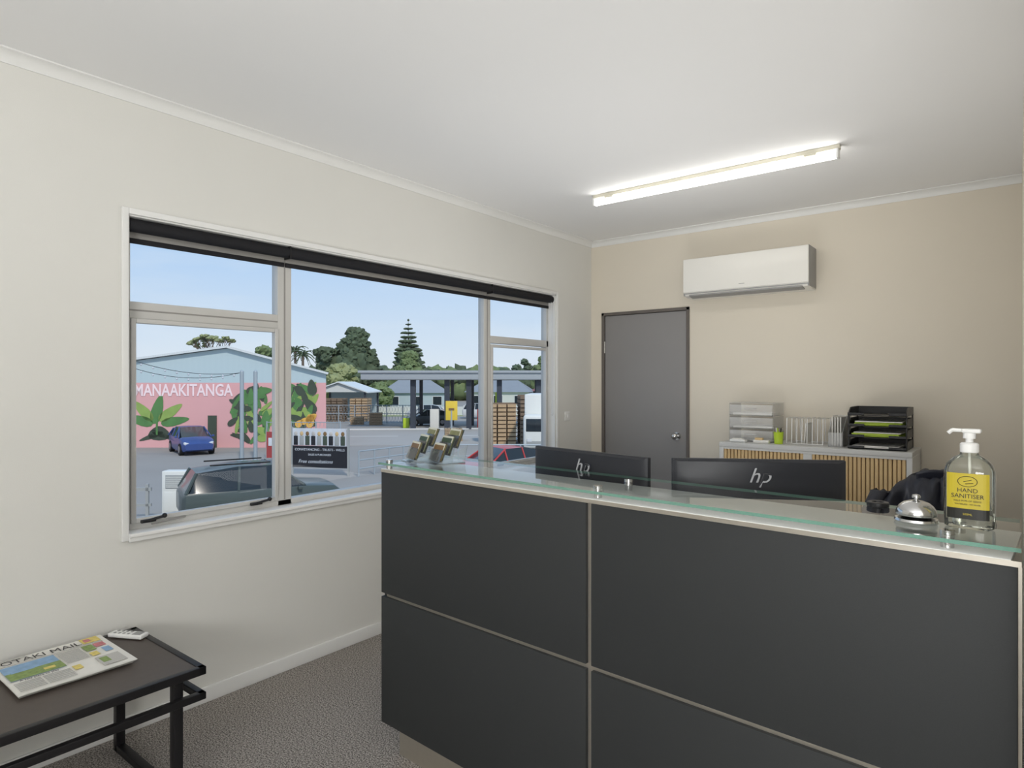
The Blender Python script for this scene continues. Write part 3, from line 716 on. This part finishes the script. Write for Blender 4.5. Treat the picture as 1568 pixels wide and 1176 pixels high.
for y in (-.9,3.2):
    for sx in (-1,1): b.cyl((sx*.7,y,.4),(sx*1.0,y,.4),.4,m_tyre,seg=20)
b.box((0,-1.53,.8),(1.5,.06,.2),m_ug); b.box((-.6,-1.54,.95),(.25,.05,.15),m_hl).box((.6,-1.54,.95),(.25,.05,.15),m_hl)
b.done('delivery_truck',S(1.7,36),YAW+R(-6))

m_t1=M('foliage_dark',C(84,98,76),.9,0,.6,1.2,1,2); m_t2=M('foliage_mid',C(110,126,86),.9,0,.5,1.0,1,2); m_t3=M('foliage_olive',C(146,152,108),.9,0,.4,1.0,1,2); m_trunk=M('trunk',C(110,98,88),.9,0,.2)
def tree(name,l,dp,w_,h,m,n=14,seed=0,lift=.25,cone=False):
    b=B(); rr=random.Random(seed); b.cyl((0,0,0),(0,0,h*.5),w_*.05,m_trunk,r2=w_*.03,seg=10)
    for k in range(n):
        f_=rr.random()**(1.15 if cone else .9)
        z=h*(lift+(1-lift)*f_); env=(1.03-f_)**.6 if cone else math.sin(math.pi*min(1,max(.08,(z/h-lift*.6)/(1.12-lift*.6))))**.7
        a=rr.uniform(0,6.28); r=w_*rr.uniform(.08,.14)*(1.15-.5*f_) if cone else w_*rr.uniform(.10,.17); r0=max(0,w_/2*env-r*.6)*rr.uniform(.2,1)
        b.sph((r0*math.cos(a),r0*math.sin(a),min(z,h-r*.75)),r,m,sc=(1,1,.8),sub=3,jit=.6,jf=2.8)
    b.sph((0,0,h*.42),w_*.36,m,sc=(1,1,h/w_*.8),sub=4,jit=.35,jf=3)
    b.done(name,S(l,dp),YAW,smooth=60)
def conifer(name,l,dp,w_,h,m,tiers,seed=0,open_=False):
    b=B(); rr=random.Random(seed); b.cyl((0,0,0),(0,0,h*.98),w_*.035,m_trunk,r2=.03,seg=8)
    for k in range(tiers):
        s_=k/(tiers-1); z=h*(.16+.80*s_); r=w_/2*(1-s_)**(.8)+.12*w_*(.12)
        nb=12 if open_ else 13
        for q in range(nb):
            a=2*math.pi*(q+rr.random()*.5)/nb; L_=r*rr.uniform(.75,1.1); dz=L_*(.12 if open_ else -.15)
            tip=Vector((L_*math.cos(a),L_*math.sin(a),z+dz)); mid=tip*.55+Vector((0,0,z*.45))
            b.cyl((0,0,z),tip,h*.014,m,r2=h*.003,seg=6)
            b.sph(mid,L_*.50 if open_ else L_*.5,m,sc=(1.1,.6,.42 if open_ else .5),sub=2,jit=.6,jf=2,rot=a)
            b.sph(tip*.82+Vector((0,0,z*.18)),L_*.32,m,sc=(1.1,.6,.5),sub=2,jit=.6,jf=2,rot=a)
    b.done(name,S(l,dp),YAW,smooth=60)
tree('macrocarpa_tree',-29.4,120,12.5,14.4,m_t1,150,1,.1,True)
tree('macrocarpa_tree',-34.2,118,6.5,10.5,m_t1,50,2,.1)
conifer('norfolk_pine',-19.4,120,7.6,16.4,m_t1,17,3,True)
tree('broadleaf_tree',-16.6,104,8.4,9.2,m_t2,80,4,.1,True)
tree('broadleaf_tree',-22.6,84,5.7,6.5,m_t3,50,5,.1)
tree('broadleaf_tree',-17.6,86,4.2,4.1,m_t2,24,6,.05)
tree('broadleaf_tree',-24.5,62,2.6,6.6,m_t3,24,7,.3)
tree('broadleaf_tree',-38.0,100,6,9.6,m_t2,40,8,.2)
tree('broadleaf_tree',1.3,105,5,8.2,m_t1,24,9,.2); tree('broadleaf_tree',4.8,105,5,8.4,m_t2,24,10,.2)
b=B(); rr=random.Random(12)
def br(p,d,L_,r,n):
    q=p+d*L_; b.cyl(p,q,r,m_trunk,r2=r*.6,seg=6)
    if n==0: b.sph(q,.26,m_t3,sc=(1,1,.6),sub=1,jit=.6,jf=3); return
    for k in range(3):
        nd=(d+Vector((rr.uniform(-.8,.8),rr.uniform(-.8,.8),rr.uniform(-.1,.4)))).normalized(); br(q,nd,L_*.66,r*.6,n-1)
br(Vector((0,0,0)),Vector((0,0,1)),3.5,.2,4); b.done('sparse_tree',S(-30.6,66))
b=B()
for (px_,h) in ((-.0,9.4),(2.2,8.6)):
    b.cyl((px_,0,0),(px_,0,h),.3,m_trunk,r2=.2,seg=8)
    for k in range(18):
        a=2*math.pi*k/18; up=(k%3)*.5; pr=Vector((px_,0,h))
        for s_ in range(1,6):
            t_=s_/5; p=Vector((px_+2.2*t_*math.cos(a),2.2*t_*math.sin(a),h+up*2*t_+.6*t_-2.2*t_*t_)); b.cyl(pr,p,.16*(1.1-t_*.8),m_t1,seg=5); pr=p
b.done('palm_tree',S(-36.5,108))
b=B(); rr=random.Random(5)
for k in range(190):
    x=-75+k*.8; h=6.8+2.0*noise.noise(Vector((k*.11,3,0)))+1.3*rr.random()
    b.sph((x,rr.uniform(-3,3),h-2.0),2.0,rr.choice((m_t1,m_t2,m_t1)),sc=(1,1,.95),sub=2,jit=.6,jf=2.2)
    b.sph((x,rr.uniform(-1,1),2.6),2.8,m_t2,sc=(1,.8,1),sub=1)
b.done('distant_tree_line',S(0,145),YAW,smooth=60)

# ------------------------------------------------------------ world
wd=bpy.data.worlds.new('sky'); scene.world=wd; wd.use_nodes=True; nt=wd.node_tree; n=nt.nodes; L=nt.links
bg=n['Background']; tc=n.new('ShaderNodeTexCoord'); sp=n.new('ShaderNodeSeparateXYZ'); cr=n.new('ShaderNodeValToRGB')
L.new(tc.outputs['Generated'],sp.inputs[0]); L.new(sp.outputs['Z'],cr.inputs[0])
e=cr.color_ramp.elements; e[0].position=0; e[0].color=C(226,234,243); e[1].position=1; e[1].color=C(140,180,228)
for p,c_ in ((.06,C(212,228,245)),(.16,C(188,215,246)),(.3,C(168,204,244))):
    q=e.new(p); q.color=c_
nz=n.new('ShaderNodeTexNoise'); nz.inputs['Scale'].default_value=3; nz.inputs['Detail'].default_value=7; mp=n.new('ShaderNodeMapping'); mp.inputs['Scale'].default_value=(1,1,5)
L.new(tc.outputs['Generated'],mp.inputs[0]); L.new(mp.outputs[0],nz.inputs['Vector'])
c2=n.new('ShaderNodeValToRGB'); c2.color_ramp.elements[0].position=.5; c2.color_ramp.elements[1].position=.8; c2.color_ramp.elements[0].color=(0,0,0,1); c2.color_ramp.elements[1].color=(.6,.6,.6,1)
L.new(nz.outputs['Fac'],c2.inputs[0]); mx=n.new('ShaderNodeMix'); mx.data_type='RGBA'; L.new(c2.outputs[0],mx.inputs[0]); L.new(cr.outputs[0],mx.inputs[6]); mx.inputs[7].default_value=C(225,234,244)
L.new(mx.outputs[2],bg.inputs[0]); bg.inputs[1].default_value=1.0

def light(kind,name,loc,rot,energy,col=(1,1,1),size=1,sizey=None):
    d=bpy.data.lights.new(name,kind); d.energy=energy; d.color=col
    if kind=='AREA':
        d.size=size
        if sizey: d.shape='RECTANGLE'; d.size_y=sizey
    if kind=='SUN': d.angle=R(3)
    o=bpy.data.objects.new(name,d); o.location=loc; o.rotation_euler=rot; scene.collection.objects.link(o); return o
light('SUN','sun',(0,0,20),(R(48),0,R(62)),2.2,(1,.93,.84))
light('AREA','added_bounce_fill',(3.2,-1.2,1.2),(R(180),0,0),46,(1,1,.985),1.6)  # added fill behind the camera, aimed straight up to brighten the ceiling
light('AREA','added_desk_fill',(1.5,2.75,.72),(R(180),0,0),19,(1,.99,.97),1.1)  # added fill, hidden behind the desk, lifts the ceiling above the work area
light('AREA','added_front_fill',(3.3,-1.7,1.35),(R(128),0,R(8)),76,(1,1,.985),1.6,1.0)  # added out-of-view fill, tilted up and forward over the room

# ------------------------------------------------------------ camera
cd=bpy.data.cameras.new('camera'); cd.lens=982/1568*36; cd.sensor_width=36; cd.sensor_fit='HORIZONTAL'; cd.clip_start=.02; cd.clip_end=1000
cd.shift_y=(586-588)/1568
co=bpy.data.objects.new('camera',cd); co.location=(CX,0,EYE); co.rotation_euler=(R(90),0,YAW); scene.collection.objects.link(co); scene.camera=co
